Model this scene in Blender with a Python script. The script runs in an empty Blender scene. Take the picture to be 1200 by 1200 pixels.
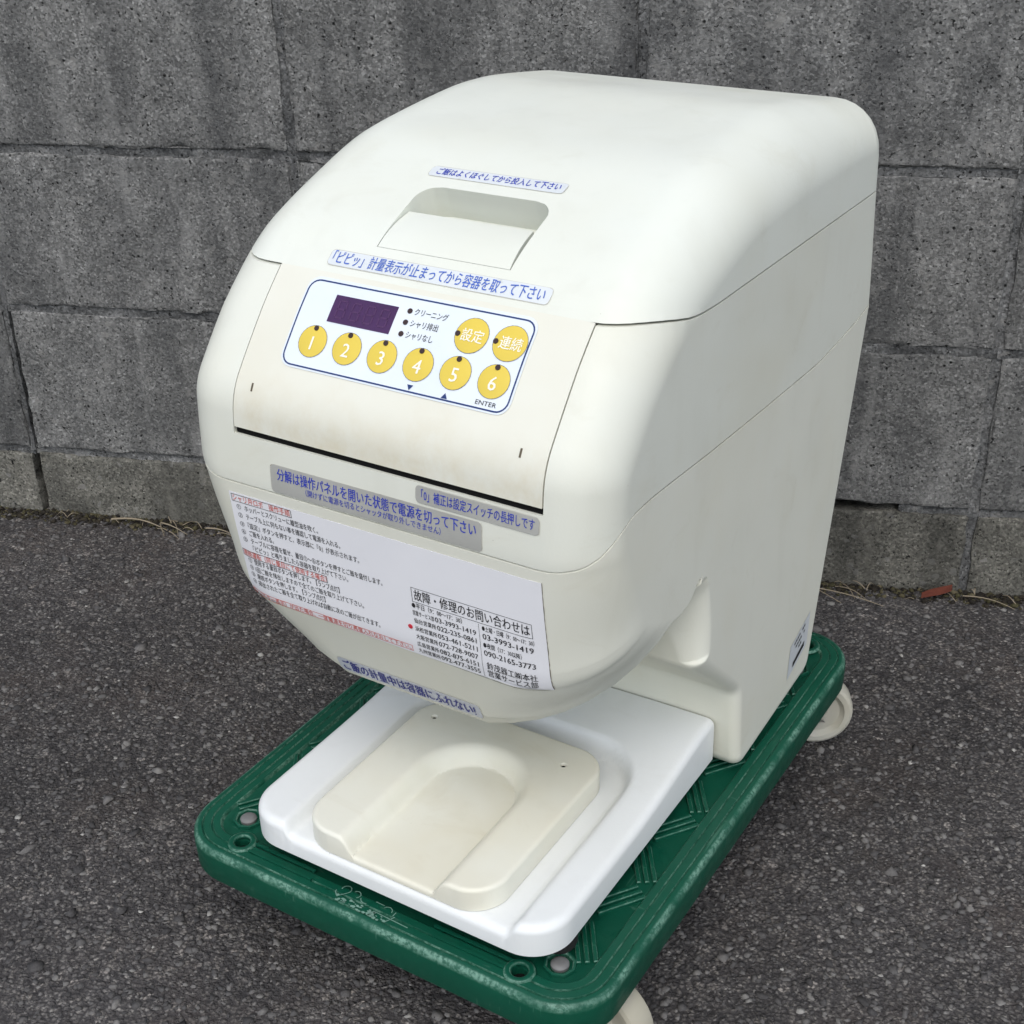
import bpy, bmesh, math, random
import numpy as np
from mathutils import Matrix, Vector
random.seed(7); rng = np.random.default_rng(11)
SC = bpy.context.scene
COL = SC.collection
R_ = math.radians

# ------------------------------------------------------------------ camera, sky, sun, exposure
cam_data = bpy.data.cameras.new('camera')
cam = bpy.data.objects.new('camera', cam_data); COL.objects.link(cam)
SC.camera = cam
def cam_axes(p, y, r):
    cy, sy = math.cos(y), math.sin(y)
    f = Vector((-sy*math.cos(p), cy*math.cos(p), -math.sin(p)))
    rt = Vector((cy, sy, 0)); up = rt.cross(f)
    c, s = math.cos(r), math.sin(r)
    return c*rt + s*up, -s*rt + c*up, f
c_r, c_u, c_f = cam_axes(.493442, .204544, -.026862)
M = Matrix((c_r, c_u, -c_f)).transposed().to_4x4()
M.translation = Vector((.959732, -1.511992, .893361))
cam.matrix_world = M
cam_data.sensor_width = 36; cam_data.lens = 1628.77/1200*36
cam_data.clip_start = .02; cam_data.clip_end = 200

SUN_EL, SUN_AZ = 57, 174          # azimuth: compass angle measured from +Y towards +X (where the sun stands)
world = bpy.data.worlds.new('World'); SC.world = world; world.use_nodes = True
wn = world.node_tree; wn.nodes.clear()
sky = wn.nodes.new('ShaderNodeTexSky'); sky.sky_type = 'NISHITA'; sky.sun_disc = False
sky.sun_elevation = R_(SUN_EL); sky.sun_rotation = R_(SUN_AZ)
sky.air_density = 1.0; sky.dust_density = 2.0; sky.ozone_density = 1.0
hsv = wn.nodes.new('ShaderNodeHueSaturation'); hsv.inputs['Saturation'].default_value = .50
bg = wn.nodes.new('ShaderNodeBackground'); bg.inputs['Strength'].default_value = .15
wo = wn.nodes.new('ShaderNodeOutputWorld')
wn.links.new(sky.outputs[0], hsv.inputs['Color']); wn.links.new(hsv.outputs[0], bg.inputs[0]); wn.links.new(bg.outputs[0], wo.inputs[0])

sd = bpy.data.lights.new('sun', 'SUN'); sd.energy = .60; sd.angle = R_(40); sd.color = (1, .965, .91)
sun = bpy.data.objects.new('sun', sd); COL.objects.link(sun)
sdir = Vector((math.sin(R_(SUN_AZ))*math.cos(R_(SUN_EL)), math.cos(R_(SUN_AZ))*math.cos(R_(SUN_EL)), math.sin(R_(SUN_EL))))
sun.rotation_euler = sdir.to_track_quat('Z', 'Y').to_euler(); sun.location = (0, -2, 4)

SC.cycles.use_adaptive_sampling = True; SC.cycles.adaptive_threshold = .02; SC.cycles.adaptive_min_samples = 16
SC.cycles.max_bounces = 6; SC.cycles.diffuse_bounces = 3; SC.cycles.glossy_bounces = 2; SC.cycles.caustics_reflective = False; SC.cycles.caustics_refractive = False
SC.view_settings.view_transform = 'Standard'; SC.view_settings.look = 'None'
SC.view_settings.exposure = 0.62; SC.view_settings.gamma = 1.0; SC.view_settings.use_curve_mapping = False

# ------------------------------------------------------------------ material helpers
class NT:
    def __init__(s, name):
        s.m = bpy.data.materials.new(name); s.m.use_nodes = True
        s.t = s.m.node_tree; s.t.nodes.clear()
        s.out = s.t.nodes.new('ShaderNodeOutputMaterial'); s.b = s.t.nodes.new('ShaderNodeBsdfPrincipled')
        s.t.links.new(s.b.outputs[0], s.out.inputs[0]); s._pos = None
    def n(s, typ, **kw):
        nd = s.t.nodes.new('ShaderNode'+typ)
        for k, v in kw.items():
            if hasattr(nd, k): setattr(nd, k, v)
            else: nd.inputs[k.replace('_', ' ')].default_value = v
        return nd
    def l(s, a, b): s.t.links.new(a, b)
    def coord(s, kind='world'):
        if kind == 'world': return s.n('NewGeometry').outputs['Position']
        return s.n('TexCoord').outputs['Object']
    def scaled(s, vec, sc):
        mp = s.n('Mapping'); mp.inputs['Scale'].default_value = sc; s.l(vec, mp.inputs[0]); return mp.outputs[0]
    def noise(s, vec, scale, detail=4, rough=.55, dist=0):
        nd = s.n('TexNoise', Scale=scale, Detail=detail, Roughness=rough, Distortion=dist); s.l(vec, nd.inputs['Vector']); return nd.outputs['Fac']
    def vor(s, vec, scale, feature='F1', rnd=1.0):
        nd = s.n('TexVoronoi', Scale=scale, Randomness=rnd); nd.feature = feature; s.l(vec, nd.inputs['Vector']); return nd
    def ramp(s, fac, stops):
        nd = s.n('ValToRGB'); cr = nd.color_ramp
        while len(cr.elements) > 1: cr.elements.remove(cr.elements[-1])
        for i, (p, c) in enumerate(stops):
            e = cr.elements[0] if i == 0 else cr.elements.new(p)
            e.position = p
            if not hasattr(c, '__len__'): c = (c, c, c)
            e.color = (*c[:3], 1)
        s.l(fac, nd.inputs[0]); return nd.outputs[0]
    def mix(s, fac, a, b, mode='MIX'):
        nd = s.n('Mix', data_type='RGBA', blend_type=mode)
        for sock, v in ((nd.inputs[0], fac), (nd.inputs[6], a), (nd.inputs[7], b)):
            if hasattr(v, 'links'): s.l(v, sock)
            elif hasattr(v, '__len__'): sock.default_value = (*v[:3], 1)
            else: sock.default_value = v
        return nd.outputs[2]
    def math(s, op, a, b=0.0):
        nd = s.n('Math', operation=op)
        for sock, v in ((nd.inputs[0], a), (nd.inputs[1], b)):
            if hasattr(v, 'links'): s.l(v, sock)
            else: sock.default_value = v
        return nd.outputs[0]
    def bump(s, h, strength, dist):
        nd = s.n('Bump', Strength=strength, Distance=dist); s.l(h, nd.inputs['Height']); s.l(nd.outputs[0], s.b.inputs['Normal'])
    def base(s, c, rough=.5, spec=.5):
        if hasattr(c, 'links'): s.l(c, s.b.inputs['Base Color'])
        else: s.b.inputs['Base Color'].default_value = (*c, 1)
        if hasattr(rough, 'links'): s.l(rough, s.b.inputs['Roughness'])
        else: s.b.inputs['Roughness'].default_value = rough
        s.b.inputs['Specular IOR Level'].default_value = spec
        return s.m

def mat_plain(name, col, rough=.5, spec=.5, var=.12, metal=0):
    t = NT(name); v = t.coord('obj')
    c = t.mix(t.noise(v, 60, 4), tuple(x*(1-var) for x in col), tuple(min(1, x*(1+var)) for x in col))
    t.b.inputs['Metallic'].default_value = metal
    return t.base(c, rough, spec)

def mat_plastic(name, col, aged, rough=.38, amount=.5, specks=True):
    t = NT(name); v = t.coord('obj')
    big = t.noise(v, 7, 3, .6)
    c = t.mix(t.ramp(big, [(.42, 0), (.75, amount)]), col, aged)
    # thin grime: soft vertical wipes and tiny specks
    st = t.noise(t.scaled(v, (14, 14, 3)), 3, 2)
    c = t.mix(t.ramp(st, [(.55, 0), (.8, .10)]), c, tuple(x*.72 for x in aged))
    if specks:
        vo = t.vor(v, 85); sp = t.ramp(vo.outputs['Distance'], [(.02, 1), (.035, 0)])
        sel = t.ramp(t.noise(v, 23, 2), [(.58, 0), (.64, .55)])
        c = t.mix(t.math('MULTIPLY', sp, sel), c, (.25, .22, .16))
    sm = t.ramp(t.noise(t.scaled(v, (5, 9, 12)), 2.2, 5, .68, .8), [(.58, 0), (.76, .20)])
    c = t.mix(sm, c, tuple(x*.80*k for x, k in zip(aged, (1, .97, .9))))
    r = t.ramp(t.noise(v, 18, 3), [(.3, rough-.06), (.7, rough+.12)])
    t.bump(t.noise(v, 520, 2), .12, .0006)
    return t.base(c, r, .32)

M_SHELL = mat_plastic('aged_cream_plastic', (.695, .705, .622), (.63, .61, .485), .47, .5)
M_LID = mat_plastic('cream_lid_plastic', (.715, .735, .660), (.66, .66, .55), .44, .45)
M_LOWER = mat_plastic('lower_cream_plastic', (.72, .72, .625), (.66, .635, .50), .42, .5)
M_PAD = mat_plastic('cream_pad_plastic', (.735, .73, .635), (.62, .56, .39), .42, .5)
M_TRAY = mat_plastic('white_tray_plastic', (.745, .765, .755), (.68, .69, .65), .36, .35)

def mat_flap():
    t = NT('yellowed_flap_plastic'); v = t.coord('obj')
    sep = t.n('SeparateXYZ'); t.l(v, sep.inputs[0])
    c0 = t.mix(t.ramp(t.noise(v, 9, 4), [(.35, 0), (.7, .5)]), (.715, .71, .615), (.66, .63, .505))
    # brownish handling stains along the lower half of the flap
    zn = t.math('ADD', sep.outputs[2], t.math('MULTIPLY', t.noise(t.scaled(v, (24, 24, 8)), 1, 4), .05))
    band = t.ramp(zn, [(.378, .52), (.402, .38), (.440, 0)])
    mott = t.ramp(t.noise(t.scaled(v, (34, 34, 26)), 1.4, 5, .7), [(.40, 0), (.66, 1)])
    c = t.mix(t.math('MULTIPLY', band, mott), c0, (.57, .49, .31))
    r = t.ramp(t.noise(v, 25, 4), [(.3, .3), (.7, .45)])
    t.bump(t.noise(v, 420, 3), .06, .0006)
    return t.base(c, r, .45)
M_FLAP = mat_flap()

def mat_green():
    t = NT('scuffed_green_plastic'); v = t.coord('obj')
    c = t.mix(t.noise(v, 14, 3), (.0016, .058, .032), (.0045, .084, .048))
    dust = t.ramp(t.noise(v, 38, 4, .7), [(.5, 0), (.8, .10)])
    c = t.mix(dust, c, (.05, .12, .085))
    s1 = t.ramp(t.noise(t.scaled(v, (340, 12, 60)), 1, 1), [(.70, 0), (.76, .35)])      # long fine scratches
    c = t.mix(s1, c, (.10, .22, .16))
    s2 = t.ramp(t.noise(t.scaled(v, (60, 300, 60)), 1, 1), [(.71, 0), (.77, .3)])
    c = t.mix(s2, c, (.10, .20, .15))
    # rubbed arrises: only where the surface turns over between flat and upright
    nz = t.n('SeparateXYZ'); t.l(t.n('NewGeometry').outputs['Normal'], nz.inputs[0])
    edge = t.ramp(nz.outputs[2], [(.10, 0), (.35, 1), (.86, 1), (.97, 0)])
    rub = t.math('MULTIPLY', t.ramp(t.noise(v, 34, 3, .6), [(.36, .10), (.60, 1)]), t.ramp(t.noise(v, 300, 3, .7), [(.40, .15), (.60, 1.0)]))
    c = t.mix(t.math('MULTIPLY', t.math('MULTIPLY', edge, rub), .85), c, (.17, .32, .245))
    r = t.ramp(t.noise(v, 60, 3), [(.3, .34), (.7, .55)])
    t.bump(t.noise(v, 700, 2), .18, .0006)
    return t.base(c, r, .32)
M_GREEN = mat_green()

def mat_asphalt():
    t = NT('worn_asphalt'); v = t.coord()
    wv = t.n('VectorMath', operation='ADD'); t.l(v, wv.inputs[0])
    nz = t.n('TexNoise', Scale=260, Detail=2); t.l(v, nz.inputs['Vector'])
    sc = t.n('VectorMath', operation='SCALE'); t.l(nz.outputs['Color'], sc.inputs[0]); sc.inputs['Scale'].default_value = .005
    t.l(sc.outputs[0], wv.inputs[1]); w = wv.outputs[0]
    a = t.vor(w, 260); b = t.vor(w, 130)
    ra = t.n('SeparateColor'); t.l(a.outputs['Color'], ra.inputs[0])
    rb = t.n('SeparateColor'); t.l(b.outputs['Color'], rb.inputs[0])
    stone_a = t.ramp(ra.outputs[0], [(0, (.042, .040, .040)), (.45, (.078, .075, .073)), (.80, (.115, .110, .105)), (.95, (.155, .149, .140)), (1, (.25, .24, .225))])
    stone_b = t.ramp(rb.outputs[0], [(0, (.038, .036, .036)), (.6, (.076, .072, .069)), (.9, (.122, .115, .106)), (1, (.23, .215, .20))])
    c = t.mix(t.ramp(t.noise(v, 60, 2), [(.48, 0), (.52, 1)]), stone_a, stone_b)
    e = t.ramp(a.outputs['Distance'], [(.25, 0), (.62, .85)])
    c = t.mix(e, c, (.026, .025, .026))
    patch = t.ramp(t.noise(v, 3.2, 4, .6), [(.32, (1.0, .985, .97)), (.68, (1.85, 1.81, 1.77))])
    c = t.mix(1, c, patch, 'MULTIPLY')
    brown = t.ramp(t.noise(v, 7, 3, .6), [(.5, 0), (.72, .35)])
    c = t.mix(brown, c, (.075, .058, .048))
    h = t.math('ADD', t.math('MULTIPLY', t.math('SUBTRACT', 1.0, a.outputs['Distance']), t.math('ADD', ra.outputs[1], .35)), t.math('MULTIPLY', t.noise(v, 70, 2), 1.3))
    t.bump(h, .9, .0036)
    return t.base(c, .88, .25)
M_ASPHALT = mat_asphalt()

def mat_concrete(name, lo, hi, stain, stain_amt=.75):
    t = NT(name); v = t.coord()
    oi = t.n('ObjectInfo').outputs['Random']
    ad = t.n('VectorMath', operation='ADD'); t.l(v, ad.inputs[0])
    cb = t.n('CombineXYZ'); t.l(t.math('MULTIPLY', oi, 3.0), cb.inputs[0]); t.l(cb.outputs[0], ad.inputs[1]); w = ad.outputs[0]
    c = t.mix(t.ramp(t.noise(w, 16, 4, .65), [(.3, 0), (.7, 1)]), lo, hi)
    # grit: coarse and fine grains
    g = t.vor(w, 420); gs = t.n('SeparateColor'); t.l(g.outputs['Color'], gs.inputs[0])
    c = t.mix(.85, c, t.ramp(gs.outputs[0], [(0, .22), (.5, .47), (.85, .62), (.97, .82), (1, 1)]), 'OVERLAY')
    g2 = t.vor(w, 150); g2s = t.n('SeparateColor'); t.l(g2.outputs['Color'], g2s.inputs[0])
    c = t.mix(t.ramp(g2s.outputs[0], [(.965, 0), (.985, .6)]), c, (.23, .225, .21))
    pit = t.ramp(t.noise(w, 210, 2, .6), [(.30, 1), (.37, 0)])
    c = t.mix(pit, c, (.012, .012, .011))
    pv = t.vor(w, 62); pits2 = t.math('MULTIPLY', t.ramp(pv.outputs['Distance'], [(.06, 1), (.13, 0)]), t.ramp(t.noise(w, 31, 2), [(.49, 0), (.53, 1)]))
    c = t.mix(pits2, c, (.010, .010, .009))
    # run-off streaks
    s1 = t.ramp(t.math('ADD', t.noise(t.scaled(w, (11, 11, 1.6)), 1, 3, .6, .4), t.math('MULTIPLY', t.math('SUBTRACT', t.noise(w, 75, 3, .7), .5), .22)), [(.45, 0), (.66, stain_amt)])
    c = t.mix(s1, c, stain)
    s2 = t.ramp(t.noise(t.scaled(w, (24, 24, 5)), 1, 3, .6), [(.56, 0), (.74, .35)])
    c = t.mix(s2, c, tuple(min(1, x*1.55) for x in hi))
    per = t.ramp(oi, [(0, .86), (1, 1.16)])
    c = t.mix(1, c, per, 'MULTIPLY')
    h = t.math('ADD', t.noise(w, 260, 3, .75), t.math('MULTIPLY', t.math('ADD', pit, pits2), -.8))
    t.bump(h, .8, .0022)
    return t.base(c, .93, .2)
M_BLOCK = mat_concrete('weathered_concrete', (.108, .108, .104), (.212, .210, .200), (.046, .047, .048), .55)
M_BASE = mat_concrete('splashed_concrete', (.098, .096, .083), (.215, .207, .178), (.050, .049, .043), .65)
M_MORTAR = mat_concrete('grey_mortar', (.075, .077, .077), (.20, .20, .195), (.035, .036, .037), .55)
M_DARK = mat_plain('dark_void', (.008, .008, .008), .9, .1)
M_RUBBER = mat_plain('black_rubber', (.02, .02, .02), .7, .3)
M_WHEEL = mat_plastic('worn_cream_wheel', (.50, .49, .42), (.34, .30, .20), .5, .8)
M_STEEL = mat_plain('dull_zinc_steel', (.20, .20, .195), .7, .4, .35, .3)
M_FRAME = mat_plain('grey_caster_plastic', (.33, .32, .28), .55, .4, .25)
M_PRINT_BLUE = mat_plain('blue_print', (.028, .05, .42), .5, .3, .2)
M_PRINT_BLUE2 = mat_plain('faded_blue_print', (.06, .13, .48), .5, .3, .2)
M_PRINT_DARKBLUE = mat_plain('dark_blue_print', (.012, .016, .20), .5, .3, .2)
M_PRINT_NAVY = mat_plain('navy_print', (.012, .035, .14), .45, .4, .1)
M_PRINT_BLACK = mat_plain('black_print', (.02, .02, .022), .5, .3, .1)
M_PRINT_RED = mat_plain('red_print', (.62, .10, .07), .5, .3, .1)
M_PRINT_PALE = mat_plain('cream_print', (.86, .84, .70), .5, .3, .03)
M_BUTTON = mat_plain('yellow_button_film', (.69, .525, .075), .42, .4, .06)
M_LED = mat_plain('dark_led_lens', (.035, .016, .014), .3, .5)
M_DISPLAY = mat_plain('purple_display_window', (.052, .016, .075), .10, .5, .25)
M_SEG = mat_plain('unlit_display_segments', (.066, .022, .084), .3, .5, .1)
M_RED = mat_plain('red_marker_dot', (.55, .03, .05), .5, .4, .1)
M_SHARD = mat_plain('terracotta_shard', (.135, .040, .026), .8, .2, .3)
M_STRAW = mat_plain('dry_straw', (.25, .21, .15), .85, .2, .3)
M_SCUFF = mat_plain('pale_scuff', (.17, .30, .24), .8, .2, .4)

def mat_sticker(name, col, edge=(.16, .15, .12), amt=.8, scale=60):
    t = NT(name); v = t.coord('obj')
    n1 = t.noise(v, scale, 6, .7)
    c = t.mix(t.ramp(n1, [(.62, 0), (.70, amt)]), col, edge)
    c = t.mix(.18, c, t.noise(v, 20, 4), 'OVERLAY')
    return t.base(c, .32, .45)
M_STK_WHITE = mat_sticker('clear_white_tape', (.64, .675, .685), (.46, .46, .43), .7)
M_STK_GREY = mat_sticker('grimy_grey_tape', (.40, .40, .37), (.24, .23, .20), .5, 30)
M_STK_SILVER = mat_sticker('silver_grey_tape', (.46, .48, .52), (.30, .31, .33), .6, 40)
M_PAPER = mat_sticker('white_label_paper', (.80, .80, .82), (.70, .70, .70), .3, 25)
M_OVERLAY = mat_sticker('pale_blue_panel_film', (.70, .755, .80), (.66, .71, .75), .3, 15)
M_TAPE_EDGE = mat_sticker('dirty_tape_edge', (.50, .49, .43), (.20, .17, .12), 1.0, 170)
M_GRIME = mat_plain('brown_label_edge', (.12, .10, .07), .8, .2, .4)

# ------------------------------------------------------------------ object helpers
def new_mesh(name, verts, faces):
    me = bpy.data.meshes.new(name); me.from_pydata([tuple(map(float, v)) for v in verts], [], faces); me.update(); return me
def finish(me, smooth=True, angle=35):
    if smooth:
        me.polygons.foreach_set('use_smooth', [True]*len(me.polygons))
        me.set_sharp_from_angle(angle=R_(angle))
    me.update()
def fix_normals(me):
    bm = bmesh.new(); bm.from_mesh(me); bmesh.ops.recalc_face_normals(bm, faces=bm.faces); bm.to_mesh(me); bm.free()
def obj(name, me, mat=None, parent=None, label=None, cat=None, group=None, kind=None):
    o = bpy.data.objects.new(name, me); COL.objects.link(o)
    if mat is not None and me is not None:
        me.materials.clear(); me.materials.append(mat)
    if parent: o.parent = parent
    if label: o['label'] = label
    if cat: o['category'] = cat
    if group: o['group'] = group
    if kind: o['kind'] = kind
    return o
def part(name, verts, faces, mat, parent, shift=(0, 0, 0), smooth=True, angle=35, label=None, fix=True, kind=None):
    v = np.asarray(verts, float) + np.array(shift)
    me = new_mesh(name, v, faces)
    if fix: fix_normals(me)
    finish(me, smooth, angle)
    return obj(name, me, mat, parent, label=label, kind=kind)
def thing(name, label, cat, loc, rotz=0, group=None):
    o = bpy.data.objects.new(name, None); COL.objects.link(o); o.location = loc; o.rotation_euler = (0, 0, rotz)
    o.empty_display_size = .1
    o['label'] = label; o['category'] = cat
    if group: o['group'] = group
    return o
def boolean(me, cutter, op):
    a = bpy.data.objects.new('tmp_a', me); b = bpy.data.objects.new('tmp_b', cutter)
    COL.objects.link(a); COL.objects.link(b)
    md = a.modifiers.new('b', 'BOOLEAN'); md.operation = op; md.object = b; md.solver = 'EXACT'
    dg = bpy.context.evaluated_depsgraph_get(); r = bpy.data.meshes.new_from_object(a.evaluated_get(dg))
    bpy.data.objects.remove(a); bpy.data.objects.remove(b)
    return r
def box(x0, x1, y0, y1, z0, z1):
    v = [(x, y, z) for z in (z0, z1) for y in (y0, y1) for x in (x0, x1)]
    return v, [(0, 2, 3, 1), (4, 5, 7, 6), (0, 1, 5, 4), (2, 6, 7, 3), (0, 4, 6, 2), (1, 3, 7, 5)]
def lathe(prof, n=32, c=(0, 0, 0), axis='z'):
    """prof: (r,h) points; closed at both ends"""
    v = []; f = []
    for r, h in prof:
        for i in range(n):
            a = 2*math.pi*i/n; x, y = r*math.cos(a), r*math.sin(a)
            p = {'z': (x, y, h), 'x': (h, x, y)}[axis]
            v.append((p[0]+c[0], p[1]+c[1], p[2]+c[2]))
    for k in range(len(prof)-1):
        for i in range(n):
            j = (i+1) % n; f.append((k*n+i, k*n+j, (k+1)*n+j, (k+1)*n+i))
    f.append(tuple(range(n))[::-1]); f.append(tuple(range((len(prof)-1)*n, len(prof)*n)))
    return v, f

# ------------------------------------------------------------------ ground
def ground_h(x, y):
    base = .011 - .0125*np.clip(x, -1, 2.2)
    return base + .0022*np.sin(5.1*x+1.7*y) + .0018*np.sin(7.7*y-3.3*x+1)
gx = np.r_[-40, -15, -6, -3, np.linspace(-1.6, 3.2, 97), 5, 8, 18, 40]
gy = np.r_[-40, -15, -7, -4, np.linspace(-2.6, .02, 80), .2]
GX, GY = np.meshgrid(gx, gy); GZ = ground_h(GX, GY)
nx, ny = len(gx), len(gy)
me = new_mesh('ground', np.stack([GX, GY, GZ], -1).reshape(-1, 3), [(j*nx+i, j*nx+i+1, (j+1)*nx+i+1, (j+1)*nx+i) for j in range(ny-1) for i in range(nx-1)])
finish(me, True, 60)
obj('ground', me, M_ASPHALT, kind='structure')

# raised aggregate grains standing proud of the asphalt
def stones(n, xr, yr, size, mat, name, flat=.55, sink=.35, yexp=None):
    ico = bmesh.new(); bmesh.ops.create_icosphere(ico, subdivisions=1, radius=1)
    V = np.array([v.co[:] for v in ico.verts]); F = np.array([[v.index for v in f.verts] for f in ico.faces]); ico.free()
    nv, nf = len(V), len(F)
    px = rng.uniform(*xr, n); u = rng.uniform(0, 1, n)
    py = yr[0] + (yr[1]-yr[0])*(u if yexp is None else u**yexp)
    s = size[0]*(size[1]/size[0])**(rng.uniform(0, 1, n)**1.8)
    jit = 1 + .42*rng.standard_normal((n, nv, 1)).clip(-1.3, 1.3)
    P = V[None]*jit*np.stack([s*rng.uniform(.7, 1.25, n), s*rng.uniform(.7, 1.25, n), s*flat*rng.uniform(.7, 1.2, n)], -1)[:, None]
    a = rng.uniform(0, 6.283, n); ca, sa = np.cos(a)[:, None], np.sin(a)[:, None]
    X = P[..., 0]*ca - P[..., 1]*sa; Y = P[..., 0]*sa + P[..., 1]*ca
    Z = P[..., 2] + (ground_h(px, py) + s*flat*(.5-sink))[:, None]
    W = np.stack([X+px[:, None], Y+py[:, None], Z], -1).reshape(-1, 3)
    FF = (F[None] + (np.arange(n)*nv)[:, None, None]).reshape(-1, 3)
    me = bpy.data.meshes.new(name); me.vertices.add(len(W)); me.vertices.foreach_set('co', W.ravel())
    me.loops.add(FF.size); me.loops.foreach_set('vertex_index', FF.ravel().astype(np.int32))
    me.polygons.add(len(FF)); me.polygons.foreach_set('loop_start', (np.arange(len(FF))*3).astype(np.int32))
    me.update(calc_edges=True); me.validate()
    # per-stone tone
    at = me.attributes.new('tone', 'FLOAT', 'FACE'); at.data.foreach_set('value', np.repeat(rng.uniform(0, 1, n), nf).astype(np.float32))
    return me
def mat_stone(name, stops):
    t = NT(name); a = t.n('Attribute'); a.attribute_name = 'tone'
    c = t.ramp(a.outputs['Fac'], stops); v = t.coord()
    c = t.mix(.5, c, t.noise(v, 300, 4, .7), 'OVERLAY'); t.bump(t.noise(v, 500, 3), .6, .001)
    return t.base(c, .85, .3)
M_GRAIN = mat_stone('asphalt_grain', [(0, (.046, .044, .044)), (.5, (.092, .088, .086)), (.83, (.150, .143, .136)), (.975, (.175, .168, .158)), (.993, (.30, .29, .27)), (1, (.40, .39, .36))])
me = stones(42000, (-.35, 1.75), (-1.12, -.004), (.0011, .0042), None, 'asphalt_aggregate', flat=.5, sink=.42)
me2 = stones(450, (-.35, 1.75), (-1.12, -.02), (.0034, .0078), None, 'x', flat=.5, sink=.40)
bm = bmesh.new(); bm.from_mesh(me); bm.from_mesh(me2); bm.to_mesh(me); bm.free()
o = obj('asphalt_aggregate', me, M_GRAIN, kind='stuff'); o['label'] = 'dark grey stone grains of the worn asphalt surface'; o['category'] = 'gravel'

# ------------------------------------------------------------------ block wall
wall = thing('concrete_block_wall', 'weathered grey concrete block wall with stacked joints behind the machine', 'wall', (0, 0, 0))
J = .0105
def vnoise2(shape, cells, rs):
    """smooth value noise"""
    h, w = shape; g = rs.uniform(-1, 1, (cells[0]+2, cells[1]+2))
    y = np.linspace(0, cells[0], h); x = np.linspace(0, cells[1], w)
    yi, xi = y.astype(int), x.astype(int); fy, fx = (y-yi)[:, None], (x-xi)[None]
    fy = fy*fy*(3-2*fy); fx = fx*fx*(3-2*fx)
    a = g[np.ix_(yi, xi)]; b = g[np.ix_(yi, xi+1)]; c = g[np.ix_(yi+1, xi)]; d = g[np.ix_(yi+1, xi+1)]
    return a*(1-fy)*(1-fx)+b*(1-fy)*fx+c*fy*(1-fx)+d*fy*fx
def block_mesh(w, h, seed, nx=64, nz=34, rough=1.0):
    rs = np.random.default_rng(seed)
    e = .0036
    def ax(L, n): return np.r_[0, .0009, .002, e, np.linspace(e, L-e, n-6)[1:-1], L-e, L-.002, L-.0009, L]
    X, Z = ax(w, nx), ax(h, nz); XX, ZZ = np.meshgrid(X, Z)
    d = np.minimum(np.minimum(XX, w-XX), np.minimum(ZZ, h-ZZ))
    shp = XX.shape
    chip = vnoise2(shp, (9, 18), rs)*.5+vnoise2(shp, (17, 36), rs)*.5
    Y = .0014*np.clip(1-d/e, 0, 1)**2*(1+.8*chip) + rough*(.0006*vnoise2(shp, (4, 8), rs)+.0007*vnoise2(shp, (16, 32), rs)+.0004*rs.uniform(-1, 1, shp))
    deep = np.clip(chip-.42, 0, 1)*np.clip(1-d/.010, 0, 1); Y += deep*.02
    jx = .0016*vnoise2(shp, (14, 3), rs)*(d < 1e-6)*((XX < 1e-6) | (XX > w-1e-6)); jz = .0016*vnoise2(shp, (3, 28), rs)*(d < 1e-6)*((ZZ < 1e-6) | (ZZ > h-1e-6))
    V = np.stack([XX+jx, Y, ZZ+jz], -1).reshape(-1, 3)
    n2, n1 = shp
    F = [(j*n1+i, j*n1+i+1, (j+1)*n1+i+1, (j+1)*n1+i) for j in range(n2-1) for i in range(n1-1)]
    ring = [i for i in range(n1)]+[j*n1+n1-1 for j in range(1, n2)]+[(n2-1)*n1+i for i in range(n1-2, -1, -1)]+[j*n1 for j in range(n2-2, 0, -1)]
    k0 = len(V); back = V[ring].copy(); back[:, 1] = .10; V = np.r_[V, back]; m = len(ring)
    F += [(ring[(i+1) % m], ring[i], k0+i, k0+(i+1) % m) for i in range(m)]
    F.append(tuple(range(k0, k0+m)))
    me = new_mesh('concrete_block', V, F); finish(me, True, 50)
    return me
BV = [block_mesh(.4-J, .2-J, 100+i) for i in range(7)]
for b in BV: b.materials.append(M_BLOCK)
BB = [block_mesh(.4-J, .2-J, 200+i, rough=1.3) for i in range(4)]
for b in BB: b.materials.append(M_BASE)
COLS = range(-4, 8); Z0 = -.095
for r in range(7):
    for c in COLS:
        me = (BB[(c*3+r) % 4] if r == 0 else BV[(c*5+r*3+(c*c)//2) % 7])
        o = obj('concrete_block', me, None, wall)
        o.location = (c*.4+J/2, random.uniform(-.0012, .0012), Z0+r*.2+J/2)
# the recessed mortar between them
def mortar_mesh(L, seed, thick=J+.002, dep=.0042):
    rs = np.random.default_rng(seed); n = max(6, int(L/.005)); k = 5
    X, Z = np.meshgrid(np.linspace(0, L, n), np.linspace(-thick/2, thick/2, k))
    Y = dep + .0016*vnoise2(X.shape, (2, n//3), rs) + .0008*rs.uniform(-1, 1, X.shape)
    V = np.stack([X, Y, Z], -1).reshape(-1, 3); F = [(j*n+i, j*n+i+1, (j+1)*n+i+1, (j+1)*n+i) for j in range(k-1) for i in range(n-1)]
    k0 = len(V); B = V.copy(); B[:, 1] = .09; V = np.r_[V, B]
    F += [(i, k0+i, k0+i+1, i+1) for i in range(n-1)] + [((k-1)*n+i+1, k0+(k-1)*n+i+1, k0+(k-1)*n+i, (k-1)*n+i) for i in range(n-1)]
    me = new_mesh('mortar_joint', V, F); finish(me, True, 50); me.materials.append(M_MORTAR); return me
MH = [mortar_mesh(.4, 300+i, dep=.0022+.0010*(i % 3)) for i in range(5)]
MVt = [mortar_mesh(.2, 330+i, dep=.0024+.0012*(i % 3)) for i in range(5)]
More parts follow.
